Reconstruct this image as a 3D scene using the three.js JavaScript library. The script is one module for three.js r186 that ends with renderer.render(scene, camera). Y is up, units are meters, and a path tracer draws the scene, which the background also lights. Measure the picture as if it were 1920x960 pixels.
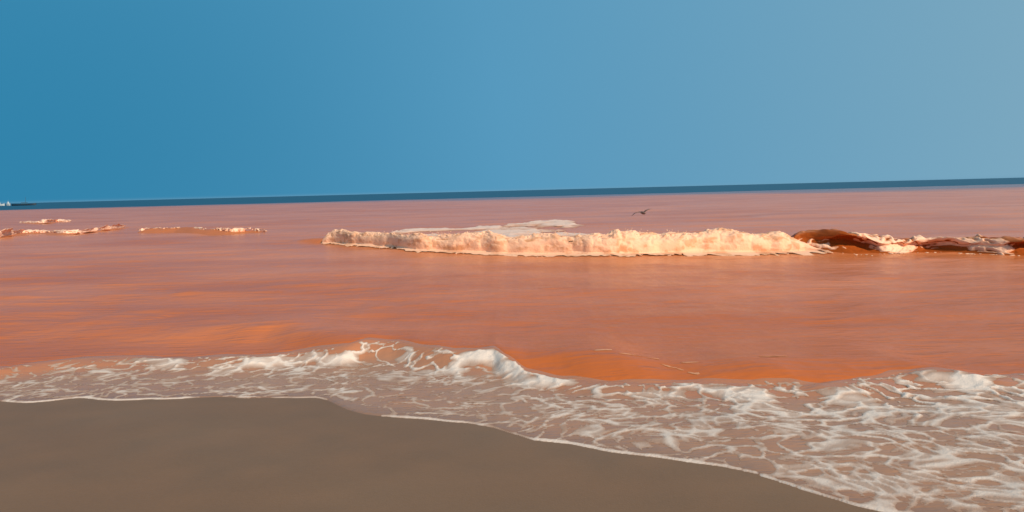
import * as THREE from 'three';
import { mergeGeometries } from 'three/addons/utils/BufferGeometryUtils.js';

// ---------------------------------------------------------------- camera
const EYE = 1.75;
const camera = new THREE.PerspectiveCamera(32.2, 2, 0.1, 30000);
camera.position.set(0, EYE, 0);
camera.rotation.order = 'YXZ';
camera.rotation.set(-4.22 * Math.PI / 180, 0, -1.46 * Math.PI / 180);
camera.updateMatrixWorld();
camera.updateProjectionMatrix();

// ---------------------------------------------------------------- numbers and noise
function rng(seed) { let s = seed >>> 0; return () => { s = (s + 0x6D2B79F5) >>> 0; let t = Math.imul(s ^ (s >>> 15), 1 | s); t = (t + Math.imul(t ^ (t >>> 7), 61 | t)) ^ t; return ((t ^ (t >>> 14)) >>> 0) / 4294967296; }; }
const clamp = (v, a, b) => v < a ? a : v > b ? b : v;
const ss = (a, b, v) => { const t = clamp((v - a) / (b - a), 0, 1); return t * t * (3 - 2 * t); };
const lerp = (a, b, t) => a + (b - a) * t;
const hash = (i, j, k) => { let h = Math.imul(i, 374761393) ^ Math.imul(j, 668265263) ^ Math.imul(k, 1274126177); h = Math.imul(h ^ (h >>> 13), 1274126177); h ^= h >>> 16; return (h >>> 0) / 4294967296; };
function noise3(x, y, z) {                                          // smooth value noise, -1..1
  const i = Math.floor(x), j = Math.floor(y), k = Math.floor(z);
  let u = x - i, v = y - j, w = z - k;
  u = u * u * u * (u * (u * 6 - 15) + 10); v = v * v * v * (v * (v * 6 - 15) + 10); w = w * w * w * (w * (w * 6 - 15) + 10);
  const a = lerp(lerp(hash(i, j, k), hash(i + 1, j, k), u), lerp(hash(i, j + 1, k), hash(i + 1, j + 1, k), u), v);
  const b = lerp(lerp(hash(i, j, k + 1), hash(i + 1, j, k + 1), u), lerp(hash(i, j + 1, k + 1), hash(i + 1, j + 1, k + 1), u), v);
  return (a + (b - a) * w) * 2 - 1;
}
function noise2(x, y, k = 0) {
  const i = Math.floor(x), j = Math.floor(y);
  let u = x - i, v = y - j;
  u = u * u * u * (u * (u * 6 - 15) + 10); v = v * v * v * (v * (v * 6 - 15) + 10);
  return lerp(lerp(hash(i, j, k), hash(i + 1, j, k), u), lerp(hash(i, j + 1, k), hash(i + 1, j + 1, k), u), v) * 2 - 1;
}
function fbm2(x, y, n, k = 0) { let s = 0, a = 0.5; for (let o = 0; o < n; o++) { s += a * noise2(x, y, k + o); const X = x * 1.6 - y * 1.2; y = x * 1.2 + y * 1.6; x = X; a *= 0.5; } return s; }
// ---------------------------------------------------------------- sky, sun, exposure
const EXPOSURE = 1.4;
const SUN_AZ = 145 * Math.PI / 180, SUN_EL = 31 * Math.PI / 180;
const sunDir = new THREE.Vector3(Math.sin(SUN_AZ) * Math.cos(SUN_EL), Math.sin(SUN_EL), -Math.cos(SUN_AZ) * Math.cos(SUN_EL));
const scene = new THREE.Scene();
{
  const W = 2048, H = 1024, data = new Float32Array(W * H * 4);
  const stops = [[0, [0.030, 0.226, 0.405]], [0.09, [0.096, 0.320, 0.515]], [0.29, [0.200, 0.394, 0.532]], [1, [0.205, 0.355, 0.465]]];
  const d = new THREE.Vector3();
  for (let j = 0; j < H; j++) for (let i = 0; i < W; i++) {
    const el = ((j + 0.5) / H - 0.5) * Math.PI, a = ((i + 0.5) / W - 0.5) * 2 * Math.PI;
    d.set(Math.cos(el) * Math.cos(a), Math.sin(el), Math.cos(el) * Math.sin(a));
    const az = Math.atan2(d.x, -d.z);
    const h = Math.max(0, Math.sin(el));
    let t = 0.5 + 0.5 * Math.cos(az - SUN_AZ);
    t += (0.29 - t) * h * h;                                        // no seam at the zenith
    const haze = 1 + 0.012 * noise3(d.x * 4 + 0.3, d.y * 7 + 0.4, d.z * 4 + 0.7);   // uneven thin haze
    let k = 0; while (k < stops.length - 2 && t > stops[k + 1][0]) k++;
    const f = Math.min(1, Math.max(0, (t - stops[k][0]) / (stops[k + 1][0] - stops[k][0])));
    const o = (j * W + i) * 4;
    for (let c = 0; c < 3; c++) {
      let v = stops[k][1][c] * (1 - f) + stops[k + 1][1][c] * f;
      v *= 0.99 + 0.05 * Math.min(1, h / 0.3) - 0.15 * h;           // a little dimmer in the thick air at the horizon
      data[o + c] = v * haze / EXPOSURE;
    }
    data[o + 3] = 1;
  }
  const sky = new THREE.DataTexture(data, W, H, THREE.RGBAFormat, THREE.FloatType);
  sky.mapping = THREE.EquirectangularReflectionMapping;
  sky.magFilter = THREE.LinearFilter;
  sky.needsUpdate = true;
  scene.background = sky;
  scene.environment = sky;
}
const sun = new THREE.DirectionalLight(new THREE.Color().setRGB(1, 0.84, 0.64), 3.5);
sun.position.copy(sunDir).multiplyScalar(100);
sun.castShadow = true;
sun.shadow.radius = 3;
sun.shadow.mapSize.set(4096, 4096);
Object.assign(sun.shadow.camera, { left: -60, right: 60, top: 60, bottom: -60, near: 1, far: 300 });
scene.add(sun);
const renderer = new THREE.WebGLRenderer({ antialias: true });
renderer.setSize(1024, 512);
renderer.toneMapping = THREE.LinearToneMapping;
renderer.toneMappingExposure = EXPOSURE;
renderer.shadowMap.enabled = true;

// ---------------------------------------------------------------- helpers
function worley(x, y, k) {                                          // distances to the nearest two cell points
  const i = Math.floor(x), j = Math.floor(y);
  let f1 = 9, f2 = 9, id = 0;
  for (let b = -1; b <= 1; b++) for (let a = -1; a <= 1; a++) {
    const dx = i + a + 0.1 + 0.8 * hash(i + a, j + b, k) - x, dy = j + b + 0.1 + 0.8 * hash(i + a, j + b, k + 77) - y, d = dx * dx + dy * dy;
    if (d < f1) { f2 = f1; f1 = d; id = hash(i + a, j + b, k + 155); } else if (d < f2) f2 = d;
  }
  return [Math.sqrt(f1), Math.sqrt(f2), id];
}
// a point of the photograph (1920 x 960) on a level plane
function ground(px, py, y = 0) {
  const v = new THREE.Vector3(px / 960 - 1, 1 - py / 480, 0.5).unproject(camera).sub(camera.position);
  const t = (y - EYE) / v.y;
  return [v.x * t, -v.z * t];                                       // x, distance out to sea
}
function line(points) {                                             // piecewise smooth function of x
  const p = points.slice().sort((a, b) => a[0] - b[0]);
  return (x) => {
    if (x <= p[0][0]) return p[0][1];
    if (x >= p[p.length - 1][0]) return p[p.length - 1][1];
    let k = 0; while (x > p[k + 1][0]) k++;
    const t = (x - p[k][0]) / (p[k + 1][0] - p[k][0]);
    return lerp(p[k][1], p[k + 1][1], t * t * (3 - 2 * t) * 0.5 + t * 0.5);
  };
}
function tag(o, label, category, kind, group) { if (label) o.userData.label = label; if (category) o.userData.category = category; if (kind) o.userData.kind = kind; if (group) o.userData.group = group; return o; }
function mesh(name, geo, mat, parent = scene) {
  const m = new THREE.Mesh(geo, mat); m.name = name; m.castShadow = m.receiveShadow = true; parent.add(m); return m;
}
const used = {};
function numbered(name) { const n = used[name] = (used[name] ?? -1) + 1; return n ? name + '_' + String(n).padStart(3, '0') : name; }
// a grid nu x nv of vertices: place(u, v) -> { p:[x,y,z], c:[r,g,b], s: scalar kept where > 0, uv:[a,b] }; triangles are cut along s = 0
function sheet(nu, nv, place, { cut = false } = {}) {
  const P = new Float32Array(nu * nv * 3), C = new Float32Array(nu * nv * 3), UV = new Float32Array(nu * nv * 2), S = new Float32Array(nu * nv).fill(1);
  let hasColour = false;
  for (let j = 0; j < nv; j++) for (let i = 0; i < nu; i++) {
    const r = place(i / (nu - 1), j / (nv - 1), i, j), o = j * nu + i;
    P.set(r.p, o * 3); UV.set(r.uv || [r.p[0], r.p[2]], o * 2);
    if (r.c) { hasColour = true; C.set(r.c, o * 3); }
    if (r.s !== undefined) S[o] = r.s;
  }
  const index = [];
  for (let j = 0; j < nv - 1; j++) for (let i = 0; i < nu - 1; i++) {
    const a = j * nu + i, b = a + 1, c = a + nu, d = c + 1;
    if ((i + j) & 1) index.push(a, b, c, b, d, c); else index.push(a, b, d, a, d, c);
  }
  let g = new THREE.BufferGeometry();
  g.setAttribute('position', new THREE.BufferAttribute(P, 3));
  g.setIndex(new THREE.BufferAttribute(new Uint32Array(index), 1));
  g.computeVertexNormals();
  const N = g.attributes.normal.array;
  if (!cut) {
    g.setAttribute('uv', new THREE.BufferAttribute(UV, 2));
    if (hasColour) g.setAttribute('color', new THREE.BufferAttribute(C, 3));
    return g;
  }
  const p2 = [], n2 = [], c2 = [], u2 = [], ix = [], map = new Int32Array(nu * nv).fill(-1);
  const whole = (o) => { if (map[o] < 0) { map[o] = p2.length / 3; for (let k = 0; k < 3; k++) { p2.push(P[o * 3 + k]); n2.push(N[o * 3 + k]); c2.push(C[o * 3 + k]); } u2.push(UV[o * 2], UV[o * 2 + 1]); } return map[o]; };
  const between = (a, b) => {
    const t = S[a] / (S[a] - S[b]), r = p2.length / 3;
    for (let k = 0; k < 3; k++) { p2.push(lerp(P[a * 3 + k], P[b * 3 + k], t)); n2.push(lerp(N[a * 3 + k], N[b * 3 + k], t)); c2.push(lerp(C[a * 3 + k], C[b * 3 + k], t)); }
    for (let k = 0; k < 2; k++) u2.push(lerp(UV[a * 2 + k], UV[b * 2 + k], t));
    return r;
  };
  for (let f = 0; f < index.length; f += 3) {
    const t = [index[f], index[f + 1], index[f + 2]], inn = t.filter((o) => S[o] > 0).length;
    if (inn === 3) ix.push(whole(t[0]), whole(t[1]), whole(t[2]));
    else if (inn) {
      while (inn === 1 ? !(S[t[0]] > 0) : S[t[2]] > 0) t.push(t.shift());
      if (inn === 1) ix.push(whole(t[0]), between(t[0], t[1]), between(t[0], t[2]));
      else { const m = between(t[1], t[2]), n = between(t[0], t[2]); ix.push(whole(t[0]), whole(t[1]), m, whole(t[0]), m, n); }
    }
  }
  g = new THREE.BufferGeometry();
  g.setAttribute('position', new THREE.BufferAttribute(new Float32Array(p2), 3));
  g.setAttribute('normal', new THREE.BufferAttribute(new Float32Array(n2), 3));
  g.setAttribute('uv', new THREE.BufferAttribute(new Float32Array(u2), 2));
  if (hasColour) g.setAttribute('color', new THREE.BufferAttribute(new Float32Array(c2), 3));
  g.setIndex(new THREE.BufferAttribute(new Uint32Array(ix), 1));
  return g;
}
// a tile of periodic noise as a texture
function tile(size, octaves, seed, colour, { srgb = false, sx = 1, sy = 1 } = {}) {
  const data = new Uint8Array(size * size * 4), cell = (x, y, n, k) => {
    const i = Math.floor(x), j = Math.floor(y); let u = x - i, v = y - j; u = u * u * (3 - 2 * u); v = v * v * (3 - 2 * v);
    const m = (a) => ((a % n) + n) % n;
    return lerp(lerp(hash(m(i), m(j), k), hash(m(i + 1), m(j), k), u), lerp(hash(m(i), m(j + 1), k), hash(m(i + 1), m(j + 1), k), u), v) * 2 - 1;
  };
  for (let j = 0; j < size; j++) for (let i = 0; i < size; i++) {
    const vals = octaves.map(([n, a], o) => a * cell(i / size * n, j / size * n, n, seed + o));
    const c = colour(vals), o = (j * size + i) * 4;
    for (let k = 0; k < 3; k++) data[o + k] = clamp(Math.round(c[k] * 255), 0, 255);
    data[o + 3] = 255;
  }
  const t = new THREE.DataTexture(data, size, size, THREE.RGBAFormat);
  t.wrapS = t.wrapT = THREE.RepeatWrapping; t.magFilter = THREE.LinearFilter; t.repeat.set(sx, sy);
  if (srgb) t.colorSpace = THREE.SRGBColorSpace;
  t.needsUpdate = true;
  return t;
}
const sum = (v) => v.reduce((a, b) => a + b, 0);
const grey = (v) => { const g = 0.5 + 0.5 * sum(v); return [g, g, g]; };
const px = (pts, y = 0) => pts.map(([a, b]) => ground(a, b, y));

// ---------------------------------------------------------------- the lie of the shore
const sandY = (x, D) => {
  let y = D < 9 ? (7.4 - D) * 0.036 : -0.0576 - (D - 9) * 0.09;
  if (D > 60) y = -4.65 - (D - 60) * 0.01;
  return y + 0.010 * noise2(x * 0.5, D * 0.5, 3) + 0.003 * noise2(x * 1.9, D * 1.9, 4);
};
// the front of the swash on the sand (on the sand's height), the bore behind it, the low wave behind that, the breaking wave
const front = (a, b) => { let [x, D] = ground(a, b); for (let k = 0; k < 4; k++) [x, D] = ground(a, b, sandY(x, D)); return [x, D]; };
const shoreLine = line([[-14, 8.6], [-9, 8.1], ...[[0, 752], [50, 757], [110, 750], [150, 746], [200, 752], [300, 750], [380, 746], [470, 748], [560, 747], [600, 745], [625, 757], [655, 773], [690, 782], [720, 783], [790, 787], [870, 795], [920, 800],
  [960, 815], [1000, 828], [1050, 832], [1100, 840], [1150, 850], [1230, 857], [1320, 870], [1415, 882], [1425, 892], [1470, 908], [1520, 925], [1570, 943], [1620, 958]].map(([a, b]) => front(a, b)), [2.35, 4.0], [3.2, 3.2], [5, 2.4], [9, 1.8], [20, 1.5]]);
const shore = (x) => (shoreLine(x) * 2 + shoreLine(x - 0.07) + shoreLine(x + 0.07) + shoreLine(x - 0.14) + shoreLine(x + 0.14)) / 6 + 0.025 * noise2(x * 3.1, 1, 5) + 0.012 * noise2(x * 8, 2, 6);
const boreLine = line([[-16, 9.6], [-9, 9.4], ...px([[0, 690], [60, 680], [150, 672], [250, 668], [380, 668], [480, 668], [560, 660], [650, 660], [690, 653], [740, 653], [800, 665], [860, 672], [900, 674], [925, 672], [950, 686], [990, 702], [1060, 714],
  [1150, 722], [1250, 724], [1330, 724], [1420, 727], [1480, 727], [1560, 732], [1640, 722], [1680, 711], [1760, 710], [1820, 718], [1860, 720], [1920, 712]], 0.04), [8, 8.0], [18, 7.6]]);
const boreH = line([[-9, 0.03], [-4.3, 0.035], [-2.6, 0.045], [-1.6, 0.07], [-0.8, 0.075], [0, 0.065], [0.8, 0.05], [2, 0.045], [3.2, 0.075], [3.7, 0.08], [4.6, 0.06], [5, 0.08], [9, 0.05]]);
const bore = (x) => boreLine(x) + 0.05 * noise2(x * 2.1, 8, 8) + 0.025 * noise2(x * 6, 9, 8);
const lowWave = line([[-14, 12.6], ...px([[0, 596], [100, 600], [300, 612], [520, 616], [700, 640], [950, 662], [1130, 672], [1300, 684], [1450, 688], [1600, 690], [1800, 672], [1920, 668]], 0.06), [12, 9.6]]);
const lowWaveH = line([[-8, 0.04], [-4.6, 0.07], [-3.2, 0.15], [-2, 0.155], [-1, 0.125], [0, 0.135], [1, 0.15], [2, 0.12], [3, 0.10], [4, 0.03], [8, 0.03]]);
const breakLine = line([[-30, 47], [-14, 41], ...px([[520, 452], [615, 456], [700, 463], [780, 471], [900, 474], [1100, 479], [1300, 477], [1510, 473], [1600, 476], [1750, 474], [1920, 480]]), [14, 20.2], [24, 19]]);
const breakH = line([[-12, 0], [-8.6, 0.05], [-7, 0.22], [-5, 0.25], [-2, 0.32], [2, 0.36], [5, 0.37], [6.4, 0.30], [7.3, 0.03], [20, 0.0]]);
function seaH(x, D) {                                               // height of the open water, from the bore outwards
  let y = 0;
  const dl = D - lowWave(x)  - 0.2 * noise2(x * 0.9, 3, 12) - 0.12 * noise2(x * 2.7, D, 13), hl = 0.85 * lowWaveH(x) * (1 + 0.25 * noise2(x * 1.3, 4, 12));
  y += hl * (dl < 0 ? ss(-1.3, 0, dl) : Math.exp(-dl * dl / 1.6));
  const db = D - breakLine(x) - 0.62, hb = breakH(x);
  y += 0.8 * hb * (db < 0 ? ss(-0.55, 0, db) : Math.exp(-db * db / 3.5));
  const a = ss(9.5, 12.5, D);
  y += a * 0.026 * noise2(x * 0.3 + 1.5 * noise2(x * 0.2, D * 0.3, 21), D * 0.85, 20);
  y += a * 0.010 * noise2(x * 1.1, D * 2.1, 22) * (D < 30 ? 1 : 30 / D);
  if (D < 26) y += a * 0.007 * noise2(x * 2.6 + D * 0.4, D * 4.3, 23) * ss(26, 16, D);
  const dash = noise2(x * 0.85 + 0.6 * noise2(x * 1.3, D, 27), D * 1.9, 28) - 0.28;   // short steep ripples here and there
  if (dash > 0) y += a * ss(30, 20, D) * 0.055 * dash * dash * (0.4 + 0.6 * ss(-0.2, 0.4, noise2(x * 0.2, D * 0.25, 29)));
  const f = ss(20, 46, D) * ss(240, 140, D);
  y += f * 0.045 * noise2(x * 0.06 + noise2(x * 0.1, D * 0.1, 25), D * 0.16, 24);
  y += f * 0.03 * noise2(x * 0.2, D * 0.45, 26);
  return y;
}
function waterH(x, D) {
  const e = D - shore(x), db = D - bore(x), hb = boreH(x) * (1 + 0.35 * noise2(x * 2.2, 5, 30));
  const thick = 0.010 * ss(-0.01, 0.07, e) + 0.030 * ss(0, 2.2, e) - 0.004;
  const wash = sandY(x, D) + thick + ss(0.1, 0.6, e) * (0.007 * noise2(x * 2.3, D * 2.3, 31) + 0.0035 * noise2(x * 6, D * 6, 32));
  const sea = seaH(x, D);
  const k = ss(-0.9, 0.05, db);
  let y = lerp(wash, Math.max(sea, wash), k);
  y += 0.8 * hb * (db < 0 ? ss(-0.5, 0, db) : Math.exp(-db * db / 0.9));
  return y;
}

// ---------------------------------------------------------------- materials
const ripple = tile(1024, [[5, 0.30], [11, 0.26], [23, 0.20], [47, 0.13], [97, 0.07]], 11, (v) => { const g = 0.72 - v.reduce((q, n) => q + 0.9 * Math.sqrt(n * n + 0.0012), 0) * 0.9; return [g, g, g]; });
const rippleAt = (m) => { const t = ripple.clone(); t.repeat.set(1 / (m * 1.7), 1 / (m * 0.62)); t.needsUpdate = true; return t; };
const bubbles = tile(512, [[16, 0.2], [48, 0.3], [110, 0.3], [200, 0.2]], 51, grey);
const bubbleAt = (m) => { const t = bubbles.clone(); t.repeat.set(1 / m, 1 / m); t.needsUpdate = true; return t; };
const grain = tile(1024, [[3, 0.06], [9, 0.05], [60, 0.02], [256, 0.03], [500, 0.045]], 71, (v) => { const s = sum(v), r = v[1] - v[0]; return [0.5 * (1 + s + r * 0.5) + 0.12, 0.5 * (1 + s) + 0.12, 0.5 * (1 + s - r * 0.4) + 0.12]; });
const grainBump = tile(1024, [[4, 0.25], [16, 0.15], [200, 0.2], [500, 0.4]], 75, grey);
const M = {
  sand: new THREE.MeshPhysicalMaterial({ color: new THREE.Color().setRGB(0.335, 0.184, 0.097), map: grain, bumpMap: grainBump, bumpScale: 0.0014, roughness: 0.48, specularIntensity: 0.22 }),
  sea: new THREE.MeshPhysicalMaterial({ color: 0xffffff, vertexColors: true, roughness: 0.2, ior: 1.33, specularIntensity: 0.06, bumpMap: rippleAt(4.2), bumpScale: 0.036 }),
  wash: new THREE.MeshPhysicalMaterial({ color: 0xffffff, vertexColors: true, roughness: 0.15, ior: 1.33, specularIntensity: 0.16, bumpMap: rippleAt(1.3), bumpScale: 0.012 }),
  offshore: new THREE.MeshPhysicalMaterial({ color: new THREE.Color().setRGB(0.015, 0.080, 0.145), roughness: 0.5, specularIntensity: 0.32 }),
  foam: new THREE.MeshPhysicalMaterial({ color: 0xffffff, vertexColors: true, roughness: 0.85, specularIntensity: 0.3, bumpMap: bubbleAt(0.7), bumpScale: 0.004 }),
  breaker: new THREE.MeshPhysicalMaterial({ color: 0xffffff, vertexColors: true, roughness: 0.9, specularIntensity: 0.2, bumpMap: bubbleAt(1.6), bumpScale: 0.01 }),
  face: new THREE.MeshPhysicalMaterial({ color: 0xffffff, vertexColors: true, roughness: 0.45, ior: 1.33, specularIntensity: 0.18, bumpMap: rippleAt(1.5), bumpScale: 0.02 }),
};

// ---------------------------------------------------------------- the setting: beach, shallow wash, silty sea, clear sea beyond
{
  const geo = sheet(420, 330, (u, v) => { const D = -14 + 32 * v, x = lerp(-24, 24, u); return { p: [x, sandY(x, D) - 0.3 * ss(12, 18, D), -D], uv: [x / 2.4, D / 2.4] }; });
  tag(mesh('beach', geo, M.sand), 'dark wet brown sand beach in front of the wash', null, 'structure');
}
function siltColour(x, D) {
  // red silt hangs in drifting clouds; nearer the sand it is stirred up thicker and more orange
  const n = fbm2(x * 0.2 + 5, D * 0.34, 4, 40), m = fbm2(x * 0.5, D * 1.1, 4, 45);
  let t = 0.34 + 0.65 * n + 0.3 * m * ss(40, 20, D) + 0.42 * ss(26, 11, D);
  t = ss(-0.25, 1.15, t);
  const a = [0.66, 0.215, 0.092], b = [0.51, 0.128, 0.032];
  const c = [0, 1, 2].map((k) => lerp(a[k], b[k], t));
  const out = ss(150, 228, D + 34 * fbm2(x * 0.03, D * 0.02, 4, 47) + 0.35 * x);   // the plume's edge, where clear water begins
  const far = [0.10, 0.10, 0.15];
  return [0, 1, 2].map((k) => lerp(c[k], far[k], out * 0.8));
}
const rows = []; { let D = 1.4; while (D < 246) { rows.push(D); D += Math.min(D * D / 2300, D < 42 ? 0.12 : D * D / 6500); if (D < 4) D += 0.01; } }
{
  const NX = 660, place = (keep) => (u, v, i, j) => {
    const D = rows[j], x = (u * 2 - 1) * (0.64 * D + 4), y = waterH(x, D), db = D - bore(x);
    const s = keep === 'wash' ? Math.min(0.2 + -db + 0.001, (D - shore(x)) * 3) : db - 0.05;
    let c;
    if (keep === 'wash') {
      const t = clamp(ss(-1.0, 0.15, db) * 0.7 + 0.35 * fbm2(x * 1.2, D * 1.2, 3, 49), 0, 1), e = D - shore(x);
      const A = [0.39, 0.200, 0.118], B = [0.48, 0.165, 0.076], thin = ss(0.5, 0, e) * 0.55;
      c = [0, 1, 2].map((k) => lerp(lerp(A[k], B[k], t), [0.24, 0.135, 0.09][k], thin));
    } else c = siltColour(x, D);
    const sunk = keep === 'wash' ? 0.008 * ss(0.08, 0.2, db) : 0.008 * ss(0.2, 0.06, db);
    return { p: [x, y - sunk, -D], c, s, uv: [x, D] };
  };
  const near = rows.filter((D) => D < 11.5).length;
  const all = rows.slice();
  tag(mesh('shallow_water', sheet(NX + 100, near, place('wash'), { cut: true }), M.wash), 'shallow brown wash spreading over the sand', null, 'structure');
  rows.length = 0; rows.push(...all.filter((D) => D > 6.5));
  tag(mesh('sea', sheet(NX, rows.length, place('sea'), { cut: true }), M.sea), 'orange red silty sea water', null, 'structure');
  const end = all[all.length - 1];
  const geo = sheet(40, 60, (u, v) => { const D = (end - 14) * Math.pow(28000 / (end - 14), v), x = (u * 2 - 1) * D * 1.1; return { p: [x, -0.12 * Math.exp(-(D - end + 14) / 8), -D], uv: [x / 9, D / 9] }; });
  tag(mesh('offshore_sea', geo, M.offshore), 'dark blue band of clear sea on the horizon', null, 'structure');
}

// ---------------------------------------------------------------- foam of the wash: lace, thin film, and the pale line at its front
const boreFoam = line([[-9, 0.2], [-4.4, 0.15], [-3.9, 0.5], [-3.4, 0.95], [-2.6, 0.95], [-2.2, 0.7], [-1.6, 1], [-0.6, 1.05], [0, 1.1], [0.35, 0.8], [0.8, 0.55], [1.6, 0.5], [2.4, 0.5], [2.8, 0.7], [3.2, 1.1], [3.7, 1.05], [4.1, 0.6], [4.6, 1.15], [9, 0.8]]);
const filmAmount = line([[-9, 0.6], [-4.2, 0.8], [-3.5, 0.8], [-2.4, 0.6], [-1.4, 0.6], [-0.4, 0.68], [0.3, 0.75], [1.0, 0.85], [2.0, 1.0], [3, 1.0], [9, 1.0]]);
const laceAmount = line([[-9, 0.3], [-4, 0.42], [-2, 0.45], [-0.5, 0.5], [0.5, 0.62], [1.5, 0.7], [2.5, 0.85], [3.5, 1], [9, 1]]);
function foamDensity(x, D) {
  const s = shore(x), b = bore(x), e = D - s, f = e / (b - s);
  if (e < 0 || f > 1.25) return -0.3;
  const wx = x + 0.16 * noise2(x * 2.2, D * 2.2, 60) + 0.05 * noise2(x * 7, D * 7, 61), wD = D + 0.16 * noise2(x * 2.2, D * 2.2, 62) + 0.05 * noise2(x * 7, D * 7, 63);
  // holes of several sizes open in the foam, ribbons stay between them
  const hole = (q, freq, fy, k, lo, hi) => { const [f1, f2, id] = worley(wx * freq, wD * fy, k), r = lerp(lo, hi, id) ; return clamp(Math.min((f1 - r) / 0.22, 1) * 0.6 + ss(0.30, 0.03, f2 - f1) * 0.65 - 0.15 * q, 0, 1); };
  const m = fbm2(x * 1.1, D * 1.1, 3, 67), m2 = fbm2(x * 2.7, D * 2.7, 3, 70);
  const L = laceAmount(x), F = filmAmount(x) * ss(0.0, 0.12, f) * ss(1.0, 0.6, f);
  const h1 = hole(0.3 - F * 0.4, 1.7, 1.5, 64, 0.25, 0.62), h2 = hole(0.4 - F * 0.6, 4.4, 4.0, 65, 0.2, 0.6), h3 = hole(0.2, 11, 9.5, 66, 0.1, 0.55);
  let d = h1 * (0.25 + 0.75 * h2) * (0.32 + 0.68 * h3) * (0.75 + 0.5 * m + 0.5 * m2) * (0.55 + 0.65 * L);
  d = Math.max(d, (0.30 * F + 0.42 * L * (0.6 + 0.8 * m)) * h2 * (0.4 + 0.6 * h3) + F * (0.20 + 0.5 * m2) * (0.3 + 0.7 * h3));
  d *= 1 - 0.4 * ss(0.68, 0.85, f);
  const crest = boreFoam(x) * Math.exp(-Math.pow((f - 0.93 + 0.06 * m) / (f < 0.93 ? 0.15 : 0.05), 2));
  d += crest * (0.22 + 0.9 * m2 + 0.75 * h2 * (0.25 + 0.75 * h3));
  d *= ss(1.1, 1.0, f);
  d += 0.75 * Math.exp(-Math.pow((e - 0.028) / 0.026, 2)) * (0.6 + 0.6 * noise2(x * 4, 6, 72)) * ss(0.0, 0.02, e);   // the line at the front
  if (x > -1.75 && x < -1.05) d -= 1.2 * ss(0.3, 0.0, e) * ss(-1.65, -1.5, x) * ss(-1.0, -1.15, x);
  return d - 0.14 - 0.8 * ss(1.0, 1.08, f);
}
{
  const x0 = -7.5, x1 = 7.5, D0 = 2.9, D1 = 11, nu = 1080, nv = 400;
  const thin = [0.37, 0.22, 0.155], thick = [0.72, 0.60, 0.53];
  const geo = sheet(nu, nv, (u, v) => {
    const x = lerp(x0, x1, u), D = lerp(D0, D1, v), d = foamDensity(x, D);
    const f = (D - shore(x)) / (bore(x) - shore(x)), high = ss(0.55, 0.9, f), k = clamp(Math.pow(Math.max(0, d), 0.85) * 2.0, 0, 1) * (0.82 + 0.18 * high), f2 = 1 + 0.25 * noise2(x * 9, D * 7, 74);
    const lump = d > 0 ? (0.003 + 0.006 * high) * k * f2 + (0.003 + 0.007 * high) * Math.max(0, noise2(x * 22, D * 17, 75)) * k : 0;
    return { p: [x, waterH(x, D) - 0.002 + lump + (d > 0 ? 0.0035 : 0.001), -D], c: [0, 1, 2].map((q) => lerp(thin[q], thick[q], k)), s: d, uv: [x, D] };
  }, { cut: true });
  tag(mesh('foam', geo, M.foam), 'lacy white and grey sea foam spread over the shallow wash', 'foam', 'stuff');
}

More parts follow.
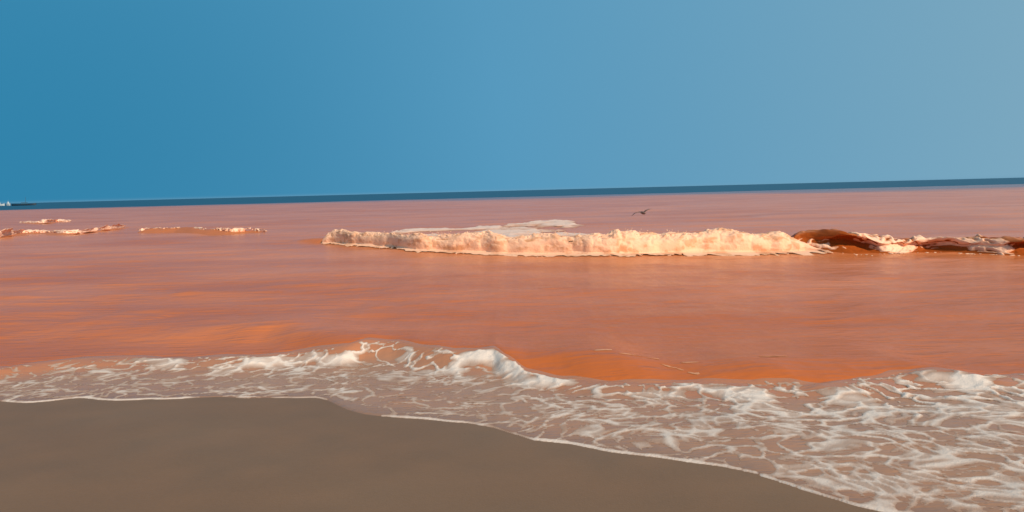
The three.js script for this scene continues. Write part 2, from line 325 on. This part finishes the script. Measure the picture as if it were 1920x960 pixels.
// ---------------------------------------------------------------- breaking waves
// a tumbling roll of foam along a line: from its foot up over the top and down behind
function rollGeometry(x0, x1, base, height, { nu = 700, nv = 64, rough = 0.1, seed = 1, hole = 0.25, back = 0.9, gaps = [], colour = [0.93, 0.54, 0.36], lift = 0, depth = 0.42 } = {}) {
  return sheet(nu, nv, (u, v) => {
    const x = lerp(x0, x1, u), Hh = height(x) * (1 + 0.10 * noise2(x * 1.7, 4, seed + 30) + 0.07 * noise2(x * 4.4, 4, seed + 31)), b = base(x);
    const endT = ss(0, 0.02, u) * ss(1, 0.98, u);
    const w = Hh / 0.55;
    // profile (distance from the foot outwards, height)
    let d, y;
    const v0 = v; v = Math.max(0, (v - 0.22) / 0.78);
    const ang = v * Math.PI * 0.5 / 0.6, apron = ss(0.26, 0.0, v0);
    if (v < 0.6) { d = w * (depth * (1 - Math.cos(ang)) - 0.06 * Math.sin(ang * 2)); y = Hh * Math.sin(ang) * 0.98; }
    else { const t = (v - 0.6) / 0.4; d = w * depth + t * back; y = Hh * (0.98 - 0.25 * t * t); }
    if (v0 < 0.22) { d = -1.25 * (0.22 - v0) / 0.22; y = seaH(x, b + d) - 0.012 + 0.05 * (v0 / 0.22); } else y += (seaH(x, b) + 0.038) * ss(0.6, 0.22, v0);
    const q1 = noise3(x * 1.5, d * 1.6 + seed, y * 2.2), q2 = noise3(x * 4, d * 4.5 + seed, y * 5.5), q3 = noise3(x * 9.5, d * 9 + seed, y * 12), q4 = noise3(x * 21, d * 19 + seed, y * 26);
    const bill = 1.0 * q1 + 0.4 * (2.2 * Math.abs(q2) - 0.6) + (0.24 + 0.3 * ss(0.3, 0.55, v)) * q3 + (0.14 + 0.3 * ss(0.3, 0.55, v)) * q4;
    const amp = rough * clamp(w, 0.25, 1.2) * (0.12 + 0.88 * Math.sin(Math.PI * Math.min(1, v / 0.9)));
    const nyx = Math.cos(ang * 0.9), ny = Math.sin(Math.min(ang, 1.57));
    d -= amp * bill * Math.max(0, nyx) * endT;
    y += amp * bill * ny * 0.8 * endT;
    // ragged foot and ragged end, openings where brown water shows
    let s = 0.5 + hole * (noise3(x * 2.6, v * 5, seed + 9) * 0.9 + noise3(x * 7, v * 9, seed + 11) * 0.6) + 0.1;
    s = Math.min(s, 1.05 - 1.75 * apron + 0.62 * noise3(x * 1.1, v0 * 4, seed + 5) + 0.5 * noise3(x * 4, v0 * 9, seed + 6) + 0.4 * noise3(x * 11, v0 * 16, seed + 8));
    s = Math.min(s, (1 - v) * 3 + 0.6 * noise3(x * 2, v * 2, seed + 7) - 0.15);
    let thin = 0;
    for (const [gx, gv, rx, rv] of gaps) thin = Math.max(thin, ss(1.15, 0.35, Math.hypot((x - gx) / rx, (v - gv) / rv) + 0.5 * q3 + 0.3 * q4));
    s += 0.5 * ss(0.3, 0.45, v);
    thin = Math.max(thin, ss(0.12, 0.5, noise3(x * 3.2, v * 9, seed + 21) * 0.6 + 0.4 * q3 + 0.3 * q4) * 0.7, ss(0.35, 0.0, s) * 0.7);
    const t = 0.5 + 0.5 * clamp(0.6 * q1 + 0.5 * q2, -1, 1), k = 0.97 + 0.04 * t;
    return { p: [x, Math.max(-0.04, y + lift), -(b + d)], c: [lerp(colour[0] * k, 0.60, thin * 0.8), lerp(colour[1] * k * k, 0.26, thin * 0.8), lerp(colour[2] * k * k * k, 0.12, thin * 0.8)], s, uv: [x, d + y] };
  }, { cut: true });
}
// a curling wave: back, crest, lip, hollow face, foot; with cover(x, v) only the foam that lies on it
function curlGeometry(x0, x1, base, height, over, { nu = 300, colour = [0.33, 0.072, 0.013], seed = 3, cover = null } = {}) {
  const prof = new THREE.SplineCurve([[2.3, -0.08], [1.5, 0.30], [0.9, 0.80], [0.5, 0.98], [0.28, 0.97], [0.12, 0.87], [0.04, 0.72], [0.0, 0.6], [-0.05, 0.46], [-0.12, 0.30], [-0.20, 0.13], [-0.32, 0.01], [-0.5, -0.05]].map(([a, b]) => new THREE.Vector2(a, b)));
  const N = 72, pts = prof.getPoints(N - 1), tan = pts.map((p, k) => pts[Math.min(N - 1, k + 1)].clone().sub(pts[Math.max(0, k - 1)]).normalize());
  return sheet(nu, N, (u, v, i, j) => {
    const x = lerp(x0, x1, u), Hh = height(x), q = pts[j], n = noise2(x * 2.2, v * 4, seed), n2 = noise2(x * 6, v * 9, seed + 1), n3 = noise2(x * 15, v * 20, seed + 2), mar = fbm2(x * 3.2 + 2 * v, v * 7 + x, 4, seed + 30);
    const ov = over(x), lip = ss(0.26, 0.42, v) * ss(0.62, 0.5, v), mid = 1 - Math.abs(2 * v - 1);
    const hollow = ov * ss(0.46, 0.58, v) * ss(0.92, 0.70, v);
    let d = q.x * Math.max(0.4, Hh / 0.55) - lip * ov * 0.4 + hollow * 0.38 + 0.10 * n * mid + 0.03 * n2 * mid;
    let y = q.y * Hh + (0.07 * n + 0.035 * n2 + 0.012 * n3) * ss(0, 0.2, v) * ss(0.95, 0.7, v);
    const w = ss(-0.25, 0.45, mar) * ss(0.55, 0.3, v) * 0.6, toe = ss(0.9, 0.98, v);  // painted light: marbling brightens back and crest, face keeps a shade-dark tone
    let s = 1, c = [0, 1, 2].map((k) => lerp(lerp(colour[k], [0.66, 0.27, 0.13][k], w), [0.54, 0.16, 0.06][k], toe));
    if (cover) {
      s = cover(x, v) + 0.15 + 0.5 * fbm2(x * 2.4, v * 9, 3, seed + 40) + 0.5 * (0.5 - 1.6 * Math.abs(noise2(x * 5 + 2 * v, v * 16, seed + 44))) + 0.25 * n3;
      const k = ss(0, 0.5, s), lift = 0.006 + 0.04 * k * (0.8 + 0.4 * n2 + 0.25 * n3);
      d -= tan[j].y * -lift; y += tan[j].x * -lift;
      c = [0, 1, 2].map((q2) => lerp([0.62, 0.27, 0.15][q2], [0.90, 0.55, 0.385][q2], k));
    }
    return { p: [x, y, -(base(x) + 0.28 + d)], c, s, uv: [x, v * 2] };
  }, { cut: !!cover });
}
function thing(name, label, category, group) { const o = new THREE.Group(); o.name = numbered(name); scene.add(o); return tag(o, label, category, null, group); }
const X = (a, b) => ground(a, b)[0];
let breakerTop;
const foot = (x) => breakLine(x) + 0.20 * noise2(x * 0.8, 1, 90) + 0.10 * noise2(x * 2.3, 1, 92);
// height seen between foot and top, in metres, from pixels
const tall = (pts) => line(pts.map(([a, top]) => {
  let lo = a, x = X(a, 474), D = breakLine(x);
  for (let k = 0; k < 6; k++) { x = (a - 960) / 1663 * D; D = breakLine(x); }
  const hy = 382 - 49 * a / 1920; return [x, Math.max(0.05, EYE - (top - hy) / 1663 * (D + 0.45))];
}));
{
  const t = thing('breaking_wave', 'long white foaming breaker rolling across the middle of the sea', 'wave');
  const top = breakerTop = tall([[600, 452], [612, 438], [625, 432], [650, 435], [700, 439], [760, 440], [850, 438], [950, 438], [1080, 439], [1130, 441], [1170, 434], [1225, 440], [1290, 438], [1350, 435], [1385, 433], [1420, 441], [1445, 440], [1475, 437], [1500, 449], [1545, 465], [1560, 470]]);
  const g = (a, v, rx, rv) => [(a - 960) / 1663 * 24.5, v, rx, rv];
  mesh('foam', rollGeometry(X(606, 455), X(1548, 473), foot, top, { nu: 1000, nv: 72, rough: 0.062, seed: 2, hole: 0.40,
    gaps: [g(850, 0.06, 0.4, 0.07), g(820, 0.36, 0.3, 0.03), g(995, 0.30, 0.22, 0.06), g(1008, 0.36, 0.14, 0.05), g(965, 0.34, 0.12, 0.03), g(1155, 0.06, 0.14, 0.09), g(1310, 0.25, 0.16, 0.07), g(1365, 0.5, 0.16, 0.06), g(1422, 0.28, 0.18, 0.06), g(1395, 0.02, 0.22, 0.07)] }), M.breaker, t);
}
// flecks of foam thrown off the breaker: too many and too small to count
{
  const R = rng(7), bits = [], t = scene.getObjectByName('breaking_wave'), x0 = X(615, 455), x1 = X(1900, 478);
  for (let k = 0; k < 240; k++) {
    const x = lerp(x0, x1, R()), low = true, r = 0.012 + 0.035 * R() * R(), b = foot(x);
    const g = new THREE.IcosahedronGeometry(r, 0), p = g.attributes.position;
    g.scale(1 + 1.6 * R(), low ? 0.5 : 0.9, 1);
    g.rotateY(R() * 6);
    if (low) g.translate(x, seaH(x, b - 0.1) + 0.006, -(b - 0.02 - 0.9 * R() * R() * (0.6 + 0.5 * noise2(x * 1.3, 3, 91)) - 0.02));
    else { const hh = seaH(x, b + 0.55) ; g.translate(x, hh + 0.02 + 0.16 * R() * R(), -(b + 0.3 + 0.5 * R())); }
    bits.push(g);
  }
  for (let k = 0; k < 420; k++) {                                    // droplets over the crest, in bursts
    const x = lerp(x0, X(1500, 474), R()), burst = ss(0.0, 0.6, noise2(x * 1.4, 5, 93));
    const r = 0.006 + 0.011 * R(), up = 0.16 * R() * R() * burst;
    if (burst < 0.1) continue;
    const g = new THREE.IcosahedronGeometry(r, 0); g.translate(x, breakerTop(x) + up - 0.02, -(foot(x) + 0.1 + 0.4 * R())); bits.push(g);
  }
  const g = mergeGeometries(bits); g.setAttribute('color', new THREE.BufferAttribute(new Float32Array(g.attributes.position.count * 3).map((_, q) => [0.88, 0.55, 0.38][q % 3]), 3));
  tag(mesh('spray', g, M.breaker, t), null, null, 'stuff');
}
{
  // the paler wash trailing behind the breaker
  const t = thing('foam_patch', 'thin pale grey foam wash trailing behind the long white breaker', 'foam');
  const up = line(px([[740, 435], [760, 430], [850, 427], [930, 425], [960, 418], [1010, 415], [1100, 411], [1130, 408], [1150, 411], [1170, 428]]));
  const [x0] = ground(745, 432), [x1] = ground(1165, 420);
  const geo = sheet(420, 110, (u, v) => {
    const x = lerp(x0, x1, u), D = lerp(breakLine(x) + 0.8, up(x) + 1.5, v);
    const n = fbm2(x * 0.35, D * 0.5, 4, 96), rim = (D - up(x)) / 3;
    const d = 0.13 + 0.6 * ss(0.5, 0, v) + 1.1 * n + 0.5 * fbm2(x * 1.4, D * 1.2, 3, 99) - 0.9 * ss(-0.6, 0.5, rim + 0.8 * noise2(x * 0.8, 2, 98)) + 0.45 * Math.exp(-Math.pow(rim + 0.45, 2) * 9) - 0.5 * ss(0.05, 0, u) - 1.4 * ss(0.72, 0.92, u);
    const k = ss(0, 0.45, d), y = seaH(x, D);
    return { p: [x, y + 0.006 + 0.07 * k + 0.05 * k * fbm2(x * 2, D * 1.5, 3, 97), -D], c: [lerp(0.58, 0.72, k), lerp(0.30, 0.52, k), lerp(0.20, 0.44, k)], s: d, uv: [x, D] };
  }, { cut: true });
  mesh('foam', geo, M.breaker, t);
}
{
  const t = thing('breaking_wave', 'dark red brown curling wave with foaming lip right of the long white breaker', 'wave');
  const x0 = X(1470, 474), x1 = X(2280, 484);
  const top = tall([[1480, 446], [1520, 438], [1560, 434], [1590, 432], [1615, 437], [1650, 446], [1700, 449], [1780, 449], [1845, 448], [1875, 446], [1900, 443], [1960, 441], [2100, 444], [2300, 450]]);
  const waveTop = (x) => top(x) * ss(x0, x0 + 0.5, x) * ss(x1, x1 - 1.5, x) + 0.01;
  const curl = line([[0, 0], [X(1540, 474), 0.05], [X(1575, 474), 0.6], [X(1615, 474), 0.6], [X(1660, 474), 0.1], [X(1715, 474), 0.3], [X(1780, 474), 0.4], [X(1830, 474), 0.05], [X(1850, 474), 0.1], [X(1878, 474), 0.6], [X(2000, 474), 0.6], [X(2150, 474), 0.1]]);
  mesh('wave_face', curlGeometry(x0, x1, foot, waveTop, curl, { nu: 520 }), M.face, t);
  const P = (a) => X(a, 474), vc = line([[P(1470), 0.62], [P(1540), 0.74], [P(1585), 0.8], [P(1600), 0.34], [P(1635), 0.44], [P(1665), 0.64], [P(1700), 0.70], [P(1740), 0.46], [P(1790), 0.46], [P(1830), 0.66], [P(1890), 0.62]]);
  const amount = line([[P(1470), 0.7], [P(1530), 0.35], [P(1560), 0.25], [P(1578), -0.5], [P(1598), -0.3], [P(1608), 0.9], [P(1640), 1.1], [P(1690), 1.25], [P(1720), 1.0], [P(1790), 1.0], [P(1825), 0.9], [P(1850), 0.85], [P(1868), 0.3], [P(1880), -0.5]]);
  const wide = line([[P(1470), 0.2], [P(1600), 0.17], [P(1650), 0.24], [P(1690), 0.32], [P(1720), 0.19], [P(1790), 0.19], [P(1825), 0.32], [P(1870), 0.30], [P(1890), 0.2]]);
  mesh('foam_lip', curlGeometry(x0, x1, foot, waveTop, curl, { nu: 900, cover: (x, v) => amount(x) - Math.abs(v - vc(x)) / wide(x) }), M.breaker, t);
}
// small breakers far out on the left: a low rise of water with ragged foam along it; points are foot x, foot y, foam height in pixels
function farBreaker(label, pts, seed, { rise = 0.08, bare = 0, face = [0.54, 0.175, 0.07] } = {}) {
  const t = thing('breaking_wave', label, 'wave', 'small breakers far out on the left');
  const a0 = pts[0][0], a1 = pts[pts.length - 1][0], py = line(pts.map((p) => [p[0], p[1]])), ph = line(pts.map((p) => [p[0], p[2]]));
  const at = (u) => { const a = lerp(a0, a1, u), [x, D] = ground(a, py(a)); return [x, D, ph(a) / 1663 * D]; };
  mesh('wave_face', sheet(200, 30, (u, v) => {
    const [x, D] = at(u), d = lerp(-1.6, 3.5, v), e = ss(0, 0.15, u) * ss(1, 0.85, u), H = rise * e * (0.8 + 0.4 * noise2(x * 0.6, D * 0.3, seed));
    return { p: [x, -0.05 + (d < 0.2 ? (H + 0.05) * ss(-1.6, 0.2, d) : (H + 0.05) * Math.exp(-(d - 0.2) * (d - 0.2) / 2)) + 0.02 * noise2(x * 2, d * 2, seed + 3) * e * ss(0, 0.2, v) - 0.03 * (1 - e), -(D + d)], c: face, uv: [x, d] };
  }), M.face, t);
  mesh('foam', sheet(500, 34, (u, v) => {
    const [x, D, h] = at(u), ang = v * Math.PI * 0.62, e = ss(0, 0.04, u) * ss(1, 0.96, u), k = u * (a1 - a0) * 0.12;
    const q = noise3(k, v * 3, seed), q2 = noise3(k * 3, v * 6, seed + 1), q3 = noise3(k * 8, v * 10, seed + 2), H = h * (1 + 0.45 * q + 0.25 * q2) + 0.02;
    const s = 0.5 + 0.4 * q2 + 0.25 * q3 + 0.45 * q - bare - 0.8 * (1 - e) - 1.4 * ss(0.25, 0, v) * (0.6 + 0.6 * q2) - ss(0.8, 1, v), w = ss(0, 0.5, s);
    return { p: [x, lerp(-0.05, rise * e * 0.7 - 0.02, ss(0, 0.4, v)) + H * Math.sin(ang), -(D - 0.1 + H * 1.2 * (1 - Math.cos(ang)) + 0.1 * q2)], c: [lerp(0.70, 0.92, w), lerp(0.36, 0.60, w), lerp(0.22, 0.45, w)], s, uv: [k, v] };
  }, { cut: true }), M.breaker, t);
  return t;
}
farBreaker('thin white breaker running in from the left edge of the sea', [[-80, 450, 16], [0, 446, 13], [22, 442, 8], [45, 438, 4], [90, 437, 3], [120, 439, 5], [150, 438, 4], [180, 434, 5], [205, 431, 6], [240, 425, 3]], 101);
farBreaker('short white streak of breaker farthest out on the left', [[36, 418, 2], [66, 419, 3], [85, 419, 6], [108, 416, 3], [135, 416, 2]], 105, { rise: 0.06, bare: -0.1 });
farBreaker('low unbroken orange swell with faint foam left of the long breaker', [[250, 435, 2], [340, 434, 3], [385, 437, 4], [430, 438, 4], [475, 436, 3], [505, 437, 1]], 109, { rise: 0.2, bare: 0.42, face: [0.53, 0.16, 0.055] });

// ---------------------------------------------------------------- flecks of foam on the low wave, a remnant on the sand
function fleck(name, label, group, pts, width, seed, colour, y0 = 0.0, onSand = false) {
  const c = line(px(pts, y0)), xs = px(pts, y0).map((p) => p[0]), x0 = Math.min(...xs), x1 = Math.max(...xs);
  const geo = sheet(90, 26, (u, v) => {
    const x = lerp(x0 - 0.03, x1 + 0.03, u), D = c(x) + (v - 0.5) * width * 2, q = 2 * v - 1;
    const d = 0.62 * (1 - (2 * u - 1) ** 2) - 0.22 - Math.abs(q) * 0.7 + 1.9 * fbm2(x * 5, D * 16, 4, seed) + (onSand ? 0.0 : 0.0), k = ss(0, 0.4, d);
    return { p: [x, (onSand ? Math.max(sandY(x, D) + 0.001, -1) : waterH(x, D)) + 0.0018 + 0.0015 * k, -D], c: [0, 1, 2].map((n) => lerp((onSand ? [0.25, 0.155, 0.10] : [0.5, 0.15, 0.05])[n], colour[n], k)), s: Math.min(d, Math.min(v, 1 - v, u, 1 - u) * 8), uv: [x, D] };
  }, { cut: true });
  const m = mesh(numbered(name), geo, M.foam);
  return tag(m, label, 'foam', null, group);
}
const streaks = 'streaks of foam on the low wave';
fleck('foam_streak', 'tiny bright fleck of foam at the left end of the low wave streaks', streaks, [[1118, 673], [1142, 672]], 0.034, 120, [0.74, 0.40, 0.24], 0.08);
fleck('foam_streak', 'thin straight pale foam streak along the top of the low orange wave', streaks, [[1165, 677], [1230, 679]], 0.034, 121, [0.63, 0.28, 0.15], 0.08);
fleck('foam_streak', 'short pale foam streak right of the longer straight one', streaks, [[1262, 685], [1312, 688]], 0.034, 122, [0.63, 0.28, 0.15], 0.07);
fleck('foam_streak', 'slanting pale foam streak below the others on the orange wave face', streaks, [[1236, 697], [1265, 703], [1305, 713]], 0.034, 123, [0.63, 0.28, 0.15], 0.03);
fleck('foam_streak', 'faint foam streak farthest right along the low orange wave', streaks, [[1425, 682], [1470, 680]], 0.034, 124, [0.63, 0.28, 0.15], 0.06);

// ---------------------------------------------------------------- a bird gliding low over the water
{
  const dist = 30, c = new THREE.Vector3(1205 / 960 - 1, 1 - 399 / 480, 0.5).unproject(camera).sub(camera.position);
  const bird = thing('bird', 'small dark bird gliding low over the water behind the breaker', 'bird');
  bird.position.copy(camera.position).addScaledVector(c, dist / -c.z);
  bird.rotation.set(0.1, 0.25, 0.2); bird.scale.setScalar(1.25);
  const dark = new THREE.MeshStandardMaterial({ color: new THREE.Color().setRGB(0.17, 0.09, 0.07), roughness: 0.8 }), pale = new THREE.MeshStandardMaterial({ color: new THREE.Color().setRGB(0.45, 0.34, 0.29), roughness: 0.8 });
  const bodyProfile = [[0.001, -0.15], [0.022, -0.12], [0.038, -0.04], [0.04, 0.02], [0.03, 0.08], [0.024, 0.105], [0.028, 0.125], [0.022, 0.15], [0.008, 0.17], [0.001, 0.2]].map(([r, z]) => new THREE.Vector2(r, z));
  const body = new THREE.LatheGeometry(bodyProfile, 14); body.rotateX(Math.PI / 2); mesh('body', body, dark, bird);
  const wing = (side, droop) => {
    const spine = [[0.02, 0.0, 0], [0.12, 0.045, 0.02], [0.22, 0.05, 0.015], [0.31, droop, -0.06]], chord = [0.12, 0.11, 0.075, 0.012];
    const pos = [], idx = [], n = 14;
    const cu = new THREE.CatmullRomCurve3(spine.map((p) => new THREE.Vector3(...p)));
    for (let i = 0; i <= n; i++) {
      const p = cu.getPoint(i / n), k = i / n * 3, a = Math.min(2, Math.floor(k)), w = lerp(chord[a], chord[a + 1], k - a);
      for (const [f, h] of [[0.5, 0], [0.1, 0.010], [-0.5, 0.002], [0.1, -0.004]]) pos.push(side * p.x, p.y + h * (1 - i / n * 0.7), p.z + f * w);
    }
    for (let i = 0; i < n; i++) for (let q = 0; q < 4; q++) { const a = i * 4 + q, b = i * 4 + (q + 1) % 4, d = a + 4, e = b + 4; if (side > 0) idx.push(a, b, d, b, e, d); else idx.push(a, d, b, b, d, e); }
    const g = new THREE.BufferGeometry(); g.setAttribute('position', new THREE.Float32BufferAttribute(pos, 3)); g.setIndex(idx); g.computeVertexNormals(); return g;
  };
  mesh('wing', wing(1, 0.01), dark, bird); mesh('wing', wing(-1, -0.02), dark, bird);
  const tail = new THREE.ConeGeometry(0.035, 0.12, 8); tail.scale(1, 1, 0.25); tail.rotateX(Math.PI / 2); tail.translate(0, 0, -0.18); mesh('tail', tail, dark, bird);
  const belly = new THREE.SphereGeometry(1, 14, 10); belly.scale(0.03, 0.026, 0.09); belly.translate(0, -0.018, 0.01); mesh('belly', belly, pale, bird);
}

// ---------------------------------------------------------------- boats on the horizon, far left
function boat(label, pixel, dist, length, hullH, hullColour, cabinColour, cabinX, mastH) {
  const b = thing('boat', label, 'boat', null);
  const x = (pixel - 960) / 1663 * dist * 1.0;
  b.position.set(x, -0.12, -dist);
  const hullMat = new THREE.MeshStandardMaterial({ color: new THREE.Color().setRGB(...hullColour), roughness: 0.6 }), cabMat = new THREE.MeshStandardMaterial({ color: new THREE.Color().setRGB(...cabinColour), roughness: 0.6 });
  const L = length / 2, W = length * 0.14, sec = 16, pos = [], idx = [];
  for (let i = 0; i <= sec; i++) {
    const t = i / sec * 2 - 1, w = W * Math.pow(Math.max(0.02, 1 - Math.pow(Math.abs(t), t > 0 ? 2.2 : 5)), 0.6), sheer = hullH * (1 + 0.45 * Math.max(0, t) ** 2 + 0.15 * Math.max(0, -t) ** 2);
    for (const [z, y] of [[-w, sheer], [-w * 0.75, 0], [0, -0.3], [w * 0.75, 0], [w, sheer], [w * 0.9, sheer - 0.1], [-w * 0.9, sheer - 0.1]]) pos.push(t * L, y, z);
  }
  for (let i = 0; i < sec; i++) for (let q = 0; q < 7; q++) { const a = i * 7 + q, c = i * 7 + (q + 1) % 7; idx.push(a, a + 7, c, c, a + 7, c + 7); }
  for (const e of [0, sec]) for (let q = 1; q < 6; q++) idx.push(e * 7, e * 7 + q, e * 7 + q + 1);
  const g = new THREE.BufferGeometry(); g.setAttribute('position', new THREE.Float32BufferAttribute(pos, 3)); g.setIndex(idx); g.computeVertexNormals();
  mesh('hull', g, hullMat, b);
  const ch = hullH * 1.1, shape = new THREE.Shape([[-1, 0], [1, 0], [0.75, 1], [-0.9, 1]].map(([a, c]) => new THREE.Vector2(a * length * 0.11, c * ch)));
  const cab = new THREE.ExtrudeGeometry(shape, { depth: W * 1.1, bevelEnabled: true, bevelSize: 0.05, bevelThickness: 0.05, bevelSegments: 1 }); cab.translate(cabinX * L, hullH * 0.9, -W * 0.55);
  mesh('cabin', cab, cabMat, b);
  const mast = new THREE.CylinderGeometry(length * 0.006, length * 0.01, mastH, 8); mast.translate((cabinX + 0.1) * L, hullH + mastH / 2, 0); mesh('mast', mast, cabMat, b);
  return b;
}
boat('long dark boat low on the horizon at the far left', 50, 620, 17, 1.1, [0.02, 0.045, 0.075], [0.03, 0.10, 0.17], 0.05, 5);
boat('small white boat on the horizon touching the left edge', 4, 700, 7.5, 1.3, [0.42, 0.48, 0.52], [0.5, 0.58, 0.62], 0, 2.6).rotation.y = 0.3;
boat('small white boat on the horizon just left of the dark boat', 21, 680, 4.2, 1.5, [0.42, 0.48, 0.52], [0.5, 0.58, 0.62], -0.1, 2.8).rotation.y = -0.4;

renderer.render(scene, camera);
